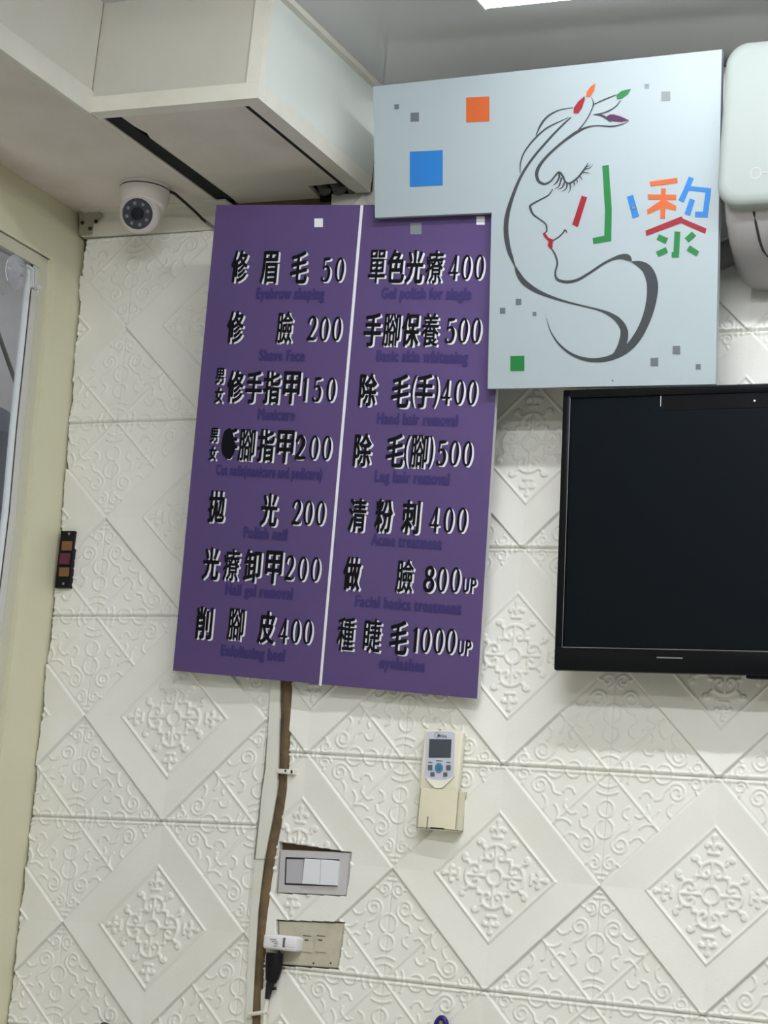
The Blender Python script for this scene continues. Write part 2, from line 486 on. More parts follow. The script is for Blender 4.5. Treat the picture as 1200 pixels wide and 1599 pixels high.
# left wall with its window, a little out of plumb like in the photograph
def strip(mb, ya, yb, d0, d1, z0, z1, n=14):
    """upright strip on the left wall between lines ya(z) and yb(z), from d0 to d1 out of the wall face"""
    zs = sorted(set([z0 + (z1 - z0) * i / n for i in range(n + 1)] + [z for z in LZ if z0 < z < z1]))
    vs = []; m = len(zs)
    for z in zs:
        x = xl(z)
        vs += [(x + d0, ya(z), z), (x + d1, ya(z), z), (x + d1, yb(z), z), (x + d0, yb(z), z)]
    fs = []
    for i in range(m - 1):
        for k in range(4):
            fs.append((4 * i + k, 4 * i + (k + 1) % 4, 4 * i + 4 + (k + 1) % 4, 4 * i + 4 + k))
    fs += [(0, 1, 2, 3), (4 * m - 4, 4 * m - 3, 4 * m - 2, 4 * m - 1)]
    mb.add(vs, fs)
    return mb
def yy(a): return lambda z: a - (2.28 - z) * .0195
c0 = lambda z: .012
ZT = 2.2965
wl = MB()
strip(wl, yy(-.084), c0, -.022, 0, 0, 2.425)
strip(wl, lambda z: -3.2, lambda z: -1.05, -.06, 0, 0, 2.425)
strip(wl, lambda z: -1.05, yy(-.084), -.06, 0, ZT, 2.425)
strip(wl, lambda z: -1.05, yy(-.084), -.06, 0, 0, .9)
strip(wl, lambda z: -5.0, lambda z: -3.2, -.06, 0, 0, 2.425)
structure(wl.build('wall_left', m_cream))
win = bpy.data.objects.new('window_1', None); COL.objects.link(win); win['kind'] = 'structure'
win.location = (-.72, -.5, .9)
fr = MB()
strip(fr, yy(-.100), yy(-.084), -.025, .007, .9, ZT + .004)
strip(fr, lambda z: -1.05, yy(-.084), -.03, .004, ZT, ZT + .006, 2)
fr.build('rib', m_cream, win)
fr = MB()
strip(fr, yy(-.124), yy(-.100), -.022, -.003, .9, ZT)
strip(fr, lambda z: -1.05, yy(-.124), -.022, -.002, 2.272, ZT, 2)
fr.build('inner_frame', m_creamd, win)
fr = MB(); strip(fr, yy(-.1405), yy(-.124), -.018, -.005, .9, 2.272); fr.build('channel', m_alu, win)
fr = MB(); strip(fr, yy(-.1445), yy(-.1405), -.016, -.0062, .9, 2.272); fr.build('seal', m_gap, win)
fr = MB(); strip(fr, yy(-.1555), yy(-.1445), -.0125, -.006, .9, 2.268); fr.build('sash', m_sash, win)
fr = MB(); strip(fr, lambda z: -1.03, yy(-.150), -.0115, -.0090, .91, 2.270); fr.build('glass_pane', m_glass, win)
# outside
ow = MB().box(-1.75, -1.65, -3.5, 1.6, 0, 4.0)
structure(ow.build('exterior_wall', m_concrete))

# ------------------------------------------------------------------ ceiling lights
for k, (x0, x1, y, w, lab) in enumerate(TUBES):
    zc = ZC
    t = thing('ceiling_tube_light', lab, 'light', ((x0 + x1) / 2, y, zc), None)
    MB().box(x0, x1, y - .018, y + .018, zc - .020, zc, .003).build('housing', m_tubewhite, t)
    if k == 0:      # batten with a flat diffuser facing down
        MB().box(x0 + .001, x1 - .001, y - .0165, y + .0165, zc - .0235, zc - .0202).build('diffuser', mat('tube_glow_flat', (1, 1, 1, 1), .5, emit=(0.975, 1.0, 1.03, 1), estr=w * 7.6), t)
    else:           # round tubes
        g = MB(); pr = [(y + .019 * math.cos(a), zc - .018 - .017 * math.sin(a)) for a in [PI * i / 10 for i in range(11)]]
        g.prism([(x0 + .001, a, b) for a, b in pr], (x1 - x0 - .002, 0, 0), True)
        g.build('diffuser', mat('tube_glow_%d' % k, (1, 1, 1, 1), .5, emit=(0.975, 1.0, 1.045, 1), estr=w * 4.9), t)
    if k == 0:
        MB().cyl((x0 - .022, y - .005, zc), (0, 0, -1), .013, .010, .009, 20).build('cable_grommet', m_gap, t)
    for xe, s in ((x0, -1), (x1, 1)):
        e = MB(); e.box(xe - .004 if s < 0 else xe, xe if s < 0 else xe + .004, y - .020, y + .020, zc - (.026 if k == 0 else .036), zc, .002)
        e.build('end_cap', m_tubewhite, t)
# ------------------------------------------------------------------ text tools
_tc = {}
def glyph(txt, off=0.0):
    """triangulated outline of a text in font units, from the built-in font"""
    if (txt, off) in _tc: return _tc[(txt, off)]
    c = bpy.data.curves.new('t', 'FONT'); c.body = txt; c.offset = off; c.resolution_u = 3; c.space_character = 1.12 if len(txt) > 5 else 1.0
    o = bpy.data.objects.new('t', c); COL.objects.link(o)
    dg = bpy.context.evaluated_depsgraph_get(); e = o.evaluated_get(dg); me = e.to_mesh()
    v = np.array([(p.co.x, p.co.y) for p in me.vertices]); f = [tuple(p.vertices) for p in me.polygons]
    e.to_mesh_clear(); bpy.data.objects.remove(o); bpy.data.curves.remove(c)
    _tc[(txt, off)] = (v, f); return v, f

def ring(cx, cy, ox, oy, ix, iy, n=28, dx=0):
    v = [(cx + ox * math.cos(2 * PI * k / n), cy + oy * math.sin(2 * PI * k / n)) for k in range(n)]
    v += [(cx + dx + ix * math.cos(2 * PI * k / n), cy + iy * math.sin(2 * PI * k / n)) for k in range(n)]
    return v, [(k, (k + 1) % n, n + (k + 1) % n, n + k) for k in range(n)]
def digit(ch):
    """high-contrast numerals drawn in a unit box, centred on the origin"""
    P_ = []
    if ch == '0': P_.append(ring(.5, .5, .5, .5, .235, .42))
    if ch == '8': P_ += [ring(.5, .75, .42, .25, .17, .12), ring(.5, .28, .5, .29, .22, .14)]
    if ch == '1': P_ += [ribbon([(.52, 0, .30), (.52, .97, .26)]), ribbon([(.55, .97, .10), (.40, .88, .10), (.20, .83, .06)])]
    if ch == '2':
        P_ += [ribbon([(.06, .70, .20), (.14, .86, .14), (.34, .965, .08), (.60, .94, .16), (.78, .80, .26), (.76, .62, .26), (.56, .40, .18), (.30, .20, .12), (.06, .06, .08)]),
               ribbon([(.03, .055, .10), (.40, .075, .15), (.78, .055, .10), (.90, .10, .08), (.95, .20, .05)])]
    if ch == '4':
        P_ += [ribbon([(.66, 1.0, .10), (.05, .28, .08)], 4), ribbon([(.0, .27, .09), (1.0, .27, .09)], 4), ribbon([(.68, 1.0, .24), (.68, 0, .24)], 4)]
    if ch == '5':
        P_ += [ribbon([(.20, .92, .13), (.55, .93, .13), (.88, .95, .10)], 4), ribbon([(.22, .97, .09), (.17, .53, .09)], 4),
               ribbon([(.15, .53, .07), (.38, .62, .09), (.64, .59, .16), (.83, .44, .27), (.84, .27, .27), (.70, .09, .17), (.42, .03, .08), (.18, .07, .14), (.06, .18, .18)])]
    V, Fc = [], []
    for j_, (v, f) in enumerate(P_):
        k = len(V); V += [(a - .5, b - .5, j_ * 6e-5) for a, b in v]; Fc += [tuple(i + k for i in q) for q in f]
    return np.array(V), Fc

class Board:
    """a printed board: maps photograph points to its own plane and lays flat shapes on it"""
    def __init__(s, y0, z0, t, ex, up):
        s.y0, s.z0, s.t = y0, z0, t
        s.n = Vector((0, -1, -t)).normalized()
        s.ex, s.up = ex, up
    def at(s, x, y): return Vector(on_plane(x, y, s.y0, s.z0, s.t))
    def flat(s, mb, v, f, cx, cy, w, h, lift, off=(0, 0)):
        o = s.at(cx, cy) + s.n * lift + s.ex * off[0] + s.up * off[1]
        mb.add([o + s.ex * (p[0] * w) + s.up * (p[1] * h) + s.n * (p[2] if len(p) > 2 else 0) for p in v], f)
    def px(s, mb, v, f, lift):
        mb.add([s.at(a, b) + s.n * lift for a, b in v], f)
    def slab(s, pxs, th, name, m, parent, back=0.0):
        mb = MB(); a = [s.at(*p) - s.n * back for p in pxs]
        mb.prism(a, -s.n * th)
        return mb.build(name, m, parent)

# ------------------------------------------------------------------ purple price board
PT = .15
e0 = Vector((.558, -.0, -.0236)); e0.normalize()
u0 = Vector((.0487, -.118, .7862)); u0.normalize()
PB = Board(-.035, 1.5724, PT, e0, u0)
ps = thing('price_board', 'tall purple price board with two columns of black lettering, hung on the tiled wall', 'sign', (-.14, -.09, 1.56))
corners = [(338, 320), (792, 320), (745, 1091), (270, 1047)]
pn = PB.slab(corners, .0015, 'panel', m_purple, ps)
ed = PB.slab(corners, .0105, 'backing', m_foamedge, ps, .0015)
for z in (1.66, 2.28):
    yb = -.035 - PT * (z - 1.5724) + .013
    MB().box(-.33, .09, yb, 0.004, z - .012, z + .012).build('batten', m_foamedge, ps)
dv = MB(); a = [PB.at(*p) + PB.n * .0004 for p in [(563.5, 320.5), (568, 320.5), (502.5, 1071), (498.5, 1070.5)]]
dv.quad(*a); dv.build('divider_line', m_inkw, ps)
for (cx, cy, r, m) in [(498, 348, 6.8, m_inkw), (650, 357, 8.8, m_lightsq), (751, 344.5, 6.5, m_inkw)]:
    q = MB(); q.quad(*[PB.at(cx + a * r, cy + b * r) + PB.n * .0004 for a, b in ((-1, -1), (1, -1), (1, 1), (-1, 1))])
    q.build('square', m, ps)
ROWS = [
 ([('修', 375.6, 416.5), ('眉', 422, 418), ('毛', 469, 418), ('5', 511, 421.5), ('0', 532, 421.5)], ('Eyebrow shaping', 453.4, 461, 122)),
 ([('修', 369, 511), ('臉', 446, 512), ('2', 489, 513.5), ('0', 508, 514), ('0', 527.5, 514)], ('Shave Face', 440.7, 555, 81)),
 ([('男', 345, 587.6, .5), ('女', 343.5, 617.5, .5), ('修', 369, 604), ('手', 398, 605), ('指', 426, 605.5), ('甲', 457, 606), ('1', 478, 608), ('5', 497, 608.5), ('0', 518.7, 609)], ('Manicure', 432, 647.5, 66)),
 ([('男', 336, 680, .45), ('女', 334, 708, .45), ('手', 362, 693, .9), ('腳', 387, 695), ('指', 416.8, 696), ('甲', 447, 698), ('2', 470, 699), ('0', 492, 699.5), ('0', 511.6, 700)], ('Cut nails(manicure and pedicure)', 419.5, 739.4, 192)),
 ([('拋', 340, 791.6), ('光', 422, 796.5), ('2', 465, 800.7), ('0', 482.8, 801), ('0', 502, 801.8)], ('Polish nail', 414.8, 833, 78)),
 ([('光', 331, 880.5), ('療', 363, 882.5), ('卸', 396, 884), ('甲', 429, 886.5), ('2', 454, 887.5), ('0', 474, 888.7), ('0', 494, 889.5)], ('Nail gel removal', 404.4, 926, 121)),
 ([('削', 320.5, 973), ('腳', 370, 975), ('皮', 418, 980), ('4', 444, 985.5), ('0', 463, 986), ('0', 482, 987)], ('Exfoliating heel', 394.8, 1021.8, 115)),
 ([('單', 590.6, 416.4), ('色', 620.2, 416.4), ('光', 649, 417), ('療', 680, 417), ('4', 710, 418), ('0', 729.7, 418), ('0', 749.8, 417.6)], ('Gel polish for single', 665.4, 461, 152)),
 ([('手', 583.7, 515.5), ('腳', 613.3, 515.5), ('保', 643, 515.5), ('養', 673.5, 515.5), ('5', 705, 516.6), ('0', 725, 516.6), ('0', 745, 516.6)], ('Basic skin whitening', 659, 559.5, 155)),
 ([('除', 576.3, 609), ('毛', 627.2, 611), ('(', 647, 611), ('手', 664, 611), (')', 682.7, 612), ('4', 697.8, 612.7), ('0', 718.6, 613), ('0', 738.7, 613.6)], ('Hand hair removal', 652, 654.8, 136)),
 ([('除', 568, 703), ('毛', 618.8, 704), ('(', 636.5, 705), ('腳', 656, 705), (')', 675, 705.7), ('5', 691.4, 707.7), ('0', 711, 708), ('0', 731.3, 709)], ('Leg hair removal', 643.5, 748.5, 126)),
 ([('清', 559.7, 804.8), ('粉', 601.3, 806), ('刺', 643, 807.6), ('4', 680, 811.8), ('0', 702, 812.4), ('0', 723, 812.6)], ('Acme treatment', 635, 845.6, 119)),
 ([('做', 551.2, 896), ('臉', 633.7, 900), ('8', 672, 904.7), ('0', 692, 905.5), ('0', 712.5, 906), ('U', 729, 914), ('P', 741, 914.5)], ('Facial basics treatment', 637.3, 944, 179)),
 ([('種', 541.6, 990.5), ('睫', 583, 993), ('毛', 624.4, 996), ('1', 650.5, 999), ('0', 666, 999.8), ('0', 686.3, 1001), ('0', 705.4, 1001.8), ('U', 721, 1011), ('P', 733, 1011.6)], ('eyelashes', 628, 1039.7, 76)),
]
PXM = 1 / 958.0
def bold(v, f, dx, dy):
    """thicken a glyph by laying shifted copies of it over one another"""
    V, Fc = [], []
    for a, b in ((0, 0), (dx, 0), (-dx, 0), (0, dy), (0, -dy), (dx * .7, dy * .7), (-dx * .7, dy * .7), (dx * .7, -dy * .7), (-dx * .7, -dy * .7)):
        k = len(V); V += [(p[0] + a, p[1] + b, k / len(v) * 2.5e-5) for p in v]; Fc += [tuple(i + k for i in q) for q in f]
    return np.array(V), Fc
def add_char(ch, cx, cy, mb, lift, off, sc=1.0):
    if ch.isdigit():
        v, f = digit(ch)
        w, h = (16.5, 39) if ch != '8' else (19, 41)
    elif ch in 'UP':
        v, f = glyph(ch, .012); v = v - (v.max(0) + v.min(0)) / 2; v = v / (v.max(0) - v.min(0))
        w, h = 9.0, 23.0
    elif ch in '()':
        v, f = glyph(ch, .008); v = v - (v.max(0) + v.min(0)) / 2; v = v / (v.max(0) - v.min(0))
        w, h = 8.0, 50.0
    else:
        dense = ch in '腳臉養療單睫種'
        v, f = glyph(ch, 0.0); v = v - (v.max(0) + v.min(0)) / 2; v = v / np.maximum(v.max(0) - v.min(0), 1e-6)
        v, f = bold(v, f, .024 if dense else .042, .012 if dense else .020) if sc >= .9 else bold(v, f, .055, .028)
        w, h = 28.5, 51.0
        if sc < 1: w, h = (14.5, 25.0) if sc == .5 else ((12.5, 23.0) if sc == .45 else (24, 48))
    PB.flat(mb, v, f, cx, cy, w * PXM, h * PXM, lift, off)
for row, (cap, ex_, ey_, ew_) in ROWS:
    for nm, sel in (('item_name', lambda c: not (c.isdigit() or c in 'UP')), ('item_price', lambda c: c.isdigit() or c in 'UP')):
        part = [it for it in row if sel(it[0])]
        cuts = [0] + [i for i in range(1, len(part)) if part[i][1] - part[i - 1][1] > 38] + [len(part)]
        for i0, i1 in zip(cuts[:-1], cuts[1:]):
          k = MB(); wh = MB()
          for it in part[i0:i1]:
            sc = it[3] if len(it) > 3 else 1.0
            add_char(it[0], it[1] - .8, it[2] - .5, k, .0016, (0, 0), sc)
            add_char(it[0], it[1] - .8, it[2] - .5, wh, .0005, (.0031, -.0021), sc)
          ko = k.build(nm, m_black, ps, recalc=False)
          wh.build('drop_shadow', m_inkw, ko, recalc=False)
    c = MB(); v, f = glyph(cap, 0.0); v = v - (v.max(0) + v.min(0)) / 2; v = v / (v.max(0) - v.min(0))
    v, f = bold(v, f, 1.0 / ew_ * (1.5 if ew_ < 185 else 1.0), .065)
    desc = any(q in cap for q in 'ypg()')
    PB.flat(c, v, f, ex_, ey_, ew_ * PXM, (22 if desc else 17) * PXM, .0006)
    c.build('caption', m_inkp, ps, recalc=False)
bl = MB()
v = [(357.5 + 10.5 * math.cos(a) * (1 + .08 * math.sin(3 * a)), 693 + 24 * math.sin(a) * (1 + .05 * math.cos(5 * a))) for a in [2 * PI * i / 30 for i in range(30)]]
PB.px(bl, v, [tuple(range(30))], .0018); bl.build('ink_blot', m_black, ps, recalc=False)
# numeral 2 and 8 inked over by hand
for (pp, w) in [([(464.5, 690), (469, 683), (475, 686), (475.5, 694), (469.5, 705), (464, 715), (478, 715)], 4.6), ]:
    h = MB(); vv, ff = ribbon([(a, b, w) for a, b in pp]); PB.px(h, vv, ff, .0019); h.build('ink_stroke', m_black, ps, recalc=False)

# ------------------------------------------------------------------ white logo board
WBD = Board(-.123, 2.035, .15, Vector((1, 0, 0)), Vector((0, -.148, .989)))
lg = thing('logo_board', 'white board with a line-drawn woman in profile and coloured brush characters', 'sign', (.2, -.14, 2.03))
LC = [(583, 135), (1128, 77), (1118, 600), (762, 607), (768, 332), (586, 340)]
mb = MB(); a = [WBD.at(*p) for p in LC]
mb.prism(a, -WBD.n * .012); mb.build('panel', m_white, lg)
for (px_, py_) in [(640, 300), (800, 420), (1085, 200)]:
    c_ = WBD.at(px_, py_); yb = -.035 - PT * (c_.z - 1.5724)
    e = MB(); e.cyl((c_.x, c_.y + .011, c_.z), (0, 1, 0), .008, .008, (max(yb - c_.y - .011, .004) if px_ < 900 else -c_.y - .015)); e.build('spacer', m_foamedge, lg)
K = .32534
def cp(p): return (p[0] * K + 760, p[1] * K + 100)
def brush(strokes, name, m, lift=.0006, smooth=True, k=8):
    mb = MB()
    for i_, s_ in enumerate(strokes):
        v, f = ribbon([(*cp(p), p[2] * K) for p in s_], k, smooth)
        WBD.px(mb, v, f, lift + i_ * 4e-5)
    return mb.build(name, m, lg, recalc=False)
def polys(ps_, name, m, lift=.0007):
    mb = MB()
    for i_, p in enumerate(ps_): WBD.px(mb, [cp(q) for q in p], [tuple(range(len(p)))], lift + i_ * 4e-5)
    return mb.build(name, m, lg, recalc=False)
HAIR = [
 [(408, 256, 5), (375, 285, 9), (330, 330, 10), (280, 385, 11), (235, 437, 11), (195, 492, 12), (160, 553, 13), (125, 640, 17), (100, 730, 22), (95, 810, 24), (108, 890, 22), (122, 930, 17), (138, 972, 5)],
 [(136, 962, 2), (150, 1000, 20), (180, 1045, 27), (235, 1085, 22), (300, 1114, 15), (380, 1140, 10), (480, 1165, 8), (540, 1180, 10), (590, 1200, 18), (635, 1232, 28), (662, 1280, 36), (655, 1340, 40), (630, 1388, 34), (600, 1412, 20)],
 [(290, 1222, 2), (310, 1285, 5), (350, 1345, 9), (410, 1393, 13), (480, 1418, 18), (550, 1420, 22), (610, 1405, 28), (670, 1372, 34), (720, 1318, 40), (762, 1240, 42), (790, 1150, 48), (798, 1060, 54), (778, 995, 50), (745, 965, 36), (700, 949, 6)],
 [(415, 210, 4), (350, 222, 6), (295, 252, 9), (262, 293, 10), (238, 345, 4)],
 [(398, 256, 3), (330, 287, 6), (280, 315, 7), (225, 367, 8), (182, 425, 7), (165, 475, 6), (163, 525, 3)],
 [(685, 275, 2), (650, 290, 5), (600, 300, 8), (530, 296, 6), (480, 306, 9), (430, 330, 14), (370, 373, 12), (310, 425, 12), (265, 475, 14), (243, 520, 17), (250, 560, 14), (280, 576, 11), (310, 562, 8), (328, 540, 8), (350, 520, 10), (368, 540, 10), (380, 565, 9), (402, 572, 9), (440, 545, 9), (475, 500, 8), (490, 474, 2)],
 [(505, 160, 2), (515, 190, 6), (503, 228, 5), (475, 278, 5), (438, 324, 8)],
 [(512, 196, 4), (570, 170, 6), (624, 148, 4)], [(515, 243, 3), (570, 233, 7), (618, 207, 5), (645, 176, 4)],
 [(515, 243, 3), (550, 246, 10), (580, 262, 12), (600, 280, 4)],
]
brush(HAIR, 'hair_and_hand_outline', m_grey)
LASH = [[(350, 525, 9), (350, 545, 9), (338, 568, 7), (322, 582, 2)], [(362, 545, 9), (350, 585, 6), (330, 600, 2)], [(378, 565, 9), (365, 592, 6), (345, 602, 1.5)],
        [(388, 570, 9), (384, 598, 6), (362, 614, 1.5)], [(402, 572, 8), (404, 600, 5), (394, 621, 1.5)], [(418, 562, 7), (424, 578, 4), (420, 590, 1.5)],
        [(432, 552, 6), (438, 565, 4), (434, 574, 1.5)], [(448, 538, 6), (458, 550, 4), (460, 560, 1)], [(462, 520, 6), (480, 522, 4), (500, 524, 1)], [(472, 505, 6), (495, 500, 4), (515, 482, 1)], [(478, 495, 5), (492, 490, 3), (503, 478, 1)]]
brush(LASH, 'eyelashes', m_grey, .0008)
brush([[(320, 600, 4), (298, 630, 6), (258, 652, 7), (216, 676, 9), (212, 692, 11), (226, 722, 9), (256, 745, 7), (285, 768, 7), (291, 798, 7), (280, 814, 5)],
       [(318, 848, 5), (350, 829, 6), (378, 800, 6)], [(370, 797, 3), (382, 799, 7), (389, 812, 3)],
       [(310, 880, 6), (333, 920, 9), (341, 960, 9), (331, 1005, 9), (345, 1036, 13), (390, 1046, 14), (440, 1035, 12), (500, 1000, 11), (560, 960, 11), (610, 935, 13), (650, 925, 24), (680, 930, 30), (698, 948, 6)]], 'face_outline', m_grey, .0008)
polys([[(280, 808), (300, 835), (322, 843), (319, 860), (319, 882), (307, 888), (295, 872), (300, 852), (282, 834), (271, 815)]], 'lips', m_red, .0010)
polys([[(525, 93), (518, 128), (498, 160), (478, 158), (484, 132), (502, 108)]], 'fingernail', m_orange, .0010)
polys([[(472, 155), (474, 172), (460, 212), (442, 238), (419, 236), (421, 210), (442, 180)]], 'fingernail', m_red, .0010)
polys([[(696, 119), (680, 146), (650, 168), (628, 170), (625, 150), (650, 130)]], 'fingernail', m_green, .0010)
polys([[(575, 255), (592, 243), (612, 242), (645, 252), (687, 271), (650, 279), (605, 275), (582, 266)]], 'fingernail', m_plum, .0010)
# characters in coloured strokes
polys([[(458, 632), (485, 640), (440, 784), (413, 770)]], 'brush_stroke', m_red)
polys([[(557, 489), (588, 485), (603, 700), (600, 850), (515, 864), (510, 836), (567, 824), (570, 700)]], 'brush_stroke', m_green)
polys([[(675, 637), (705, 628), (734, 730), (703, 742)]], 'brush_stroke', m_blue)
polys([[(785, 565), (917, 546), (919, 572), (788, 588)], [(775, 626), (912, 627), (912, 653), (778, 650)], [(840, 597), (863, 597), (858, 742), (835, 742)],
       [(838, 655), (845, 690), (774, 723), (772, 700)], [(858, 652), (913, 682), (911, 704), (856, 692)]], 'character_strokes', m_orange)
brush([[(985, 545, 26), (958, 610, 26), (935, 660, 28)], [(965, 596, 22), (1068, 606, 22)], [(1068, 596, 26), (1050, 735, 26)], [(1062, 722, 26), (1003, 722, 26)], [(990, 650, 26), (965, 724, 28)]], 'character_strokes', m_blue, .0007, False)
polys([[(765, 800), (938, 731), (945, 742), (1058, 790), (1052, 815), (935, 764), (768, 826)]], 'character_strokes', m_red)
brush([[(918, 804, 28), (912, 916, 28)], [(925, 916, 26), (890, 916, 26)], [(824, 830, 28), (868, 850, 30)], [(820, 914, 28), (868, 892, 28)], [(962, 847, 28), (998, 814, 28)], [(970, 882, 28), (1016, 912, 28)]], 'character_strokes', m_green, .0007, False)
for (cx, cy, r, m) in [(620, 167, 3.6, m_greysq), (648.2, 183, 6.6, m_greysq), (746.7, 171, 18.2, m_orange), (666.3, 263.3, 25.7, m_blue), (1010.7, 135, 3.6, m_lightsq), (1040.5, 150.5, 7, m_lightsq),
                       (785.4, 485.5, 4.3, m_greysq), (810.4, 471.5, 4.4, m_greysq), (835.5, 490.4, 2.9, m_greysq), (808.6, 567.5, 11, m_green), (1057, 546.7, 6, m_greysq), (1022.5, 565.3, 6, m_greysq), (1091, 572.7, 3.9, m_greysq)]:
    mb = MB(); sk = -.05 if cx < 760 else -.02
    mb.quad(*[WBD.at(cx + a * r + b * r * .0, cy + b * r * 1.07 + a * r * sk) + WBD.n * .0006 for a, b in ((-1, -1), (1, -1), (1, 1), (-1, 1))])
    mb.build('square', m, lg, recalc=False)
c_ = WBD.at(708 * K + 760, 690 * K + 100)
MB().cyl(c_ + WBD.n * .0005, WBD.n, .0035, .0025, .0015, 14).build('screw', m_screw, lg)
c_ = WBD.at(957, 594)
MB().cyl(c_ + WBD.n * .0002, WBD.n, .0016, .0012, .001, 10).build('screw', m_screw, lg)

# ------------------------------------------------------------------ television
tv = thing('television', 'wall-mounted black flat television, switched off, under the logo board', 'television', (.64, -.08, 1.6017))
TW, TH, TROLL, TTILT = .73, .4265, .0126, .104
ex = Vector((math.cos(TROLL), 0, math.sin(TROLL))); up = Vector((-.0125, -.1039, .9945)); nn = ex.cross(up).normalized()
if nn.y > 0: nn = -nn
TM = Matrix(((ex.x, -nn.x, up.x, .2764), (ex.y, -nn.y, up.y, -.080), (ex.z, -nn.z, up.z, 1.6017), (0, 0, 0, 1)))
def tvb(*a, bev=0, name='x', m=None): return MB().box(*a, bev, TM).build(name, m, tv)
tvb(0, TW, 0.004, .030, 0, TH, bev=.003, name='rear_shell', m=m_tvback)
tvb(.06, TW - .06, .030, .050, .06, TH - .05, bev=.008, name='back_cover', m=m_tvback)
f = MB()
bt_, bs_, bb_ = .0135, .0135, .0265
f.box(0, bs_, -.004, .006, 0, TH, .0025, TM); f.box(TW - bs_, TW, -.004, .006, 0, TH, .0025, TM)
f.box(0, TW, -.004, .006, TH - bt_, TH, .0025, TM); f.box(0, TW, -.006, .006, -.010, bb_, .004, TM)
f.build('bezel', m_tvframe, tv)
tvb(bs_ - .002, TW - bs_ + .002, 0.0, .006, bb_ - .002, TH - bt_ + .002, name='screen', m=m_screen)
f = MB()
f.box(bs_ - .001, TW - bs_, -.0048, -.0035, bb_ - .0008, bb_ + .0002, 0, TM)
f.box(bs_ - .001, bs_ - .0004, -.0048, -.0035, bb_, TH - bt_, 0, TM)
f.build('screen_edge_line', m_line, tv)
tvb(.165, .205, -.0068, -.0058, .0125, .0145, bev=0, name='emblem', m=m_line)
f = MB(); f.box(.1575, .1583, -.0010, -.0002, TH - .030, TH - .012, 0, TM); f.build('scratch', m_inkw, tv)
tvb(.160, .335, -.0006, 0, TH - .036, TH - .0135, name='film_strip', m=m_tvframe)
f = MB(); f.cyl(TM @ Vector((.304, -.0005, TH - .0255)), nn, .0016, .0016, .0006, 10); f.build('standby_light', m_inkw, tv)
MB().box(.50, .78, -.055, .004, 1.72, 1.90).build('wall_mount', m_tvback, tv)
tvb(.30, .34, .0, .03, -.014, .002, bev=.002, name='foot', m=m_tvback)

# ------------------------------------------------------------------ air conditioner
ac = thing('air_conditioner', 'white split air conditioner on the wall at the right edge, above the television', 'air conditioner', (.95, 0, 2.25))
X0, X1 = .524, 1.36
prof = [(-.002, 2.215), (-.055, 2.208), (-.100, 2.216), (-.150, 2.244), (-.180, 2.272), (-.193, 2.296), (-.196, 2.48), (-.188, 2.515), (-.165, 2.530), (-.002, 2.530)]
b_ = MB(); n = len(prof)
xs = [(X0, .90), (X0 + .006, .96), (X0 + .018, .99), (X0 + .035, 1.0), (X1 - .035, 1.0), (X1 - .018, .99), (X1 - .006, .96), (X1, .90)]
vs = []
for x, s_ in xs:
    for (y, z) in prof: vs.append((x, y * s_ if y < -.01 else y, 2.37 + (z - 2.37) * (s_ * .5 + .5)))
fs = [(i * n + k, i * n + (k + 1) % n, (i + 1) * n + (k + 1) % n, (i + 1) * n + k) for i in range(len(xs) - 1) for k in range(n)]
b_.add(vs, fs, True); b_.add(vs[:n], [tuple(range(n))]); b_.add(vs[-n:], [tuple(range(n))])
b_.build('body', m_acbody, ac)
# rounded front cover
def rrect(x0, x1, z0, z1, r, n=8):
    out = []
    for cx, cz, a0 in ((x1 - r, z1 - r, 0), (x0 + r, z1 - r, 90), (x0 + r, z0 + r, 180), (x1 - r, z0 + r, 270)):
        for i in range(n + 1):
            a = math.radians(a0 + 90 * i / n); out.append((cx + r * math.cos(a), cz + r * math.sin(a)))
    return out
fp = MB(); layers = [(-.185, 0, .036), (-.203, 0, .036), (-.2085, .0025, .034), (-.2125, .008, .03), (-.2145, .016, .024)]
vs = []; 
for y, ins, r in layers:
    for (x, z) in rrect(X0 - .004 + ins, X1 + .004 - ins, 2.282 + ins, 2.545 - ins, r): vs.append((x, y, z))
n = 36
fs = [(i * n + k, i * n + (k + 1) % n, (i + 1) * n + (k + 1) % n, (i + 1) * n + k) for i in range(len(layers) - 1) for k in range(n)]
fp.add(vs, fs, True); fp.add(vs[-n:], [tuple(range(n))]); fp.add(vs[:n], [tuple(range(n))])
fp.build('front_cover', m_ac, ac)
e = MB(); c_ = on_y(1181, 270, -.2147)
v, f = ring(0, 0, .0085, .0095, .0068, .0078)
e.add([(c_[0] + a, -.2150, c_[2] + b) for a, b in v], f); e.box(c_[0] + .010, c_[0] + .05, -.2152, -.2146, c_[2] - .0012, c_[2] + .0012)
e.build('emblem', m_acbody, ac)
lv = MB()
def on_body(px_, py_):
    """first point of the photograph's ray on the curved body"""
    for i in range(400):
        Y = -.21 + i * .0005; p = on_y(px_, py_, Y)
        zs = [q[1] for q in prof[:6]]; ys = [q[0] for q in prof[:6]]
        order = sorted(zip(ys, zs)); zb = np.interp(Y, [o[0] for o in order], [o[1] for o in order])
        if Y > -.196 and p[2] > zb: return p
    return p
lp = [on_body(1178, 330), on_body(1182, 352), on_body(1187, 375), on_body(1192, 390), on_body(1199, 400)]
lv.tube([tuple(p) for p in lp] + [(X1 - .06, lp[-1][1], lp[-1][2])], .0022, 6)
lv.build('louver_gap', m_gap, ac)
hz = MB(); hz.tube([on_y(1112, 395, -.04), on_y(1128, 400, -.045), on_y(1148, 392, -.05), on_y(1170, 385, -.055)], [.020, .022, .020, .017], 14); 
hz.build('hose', m_pipe, ac)
MB().box(.47, .56, -.012, .006, 2.462, 2.474).build('wall_bracket', m_gap, ac)

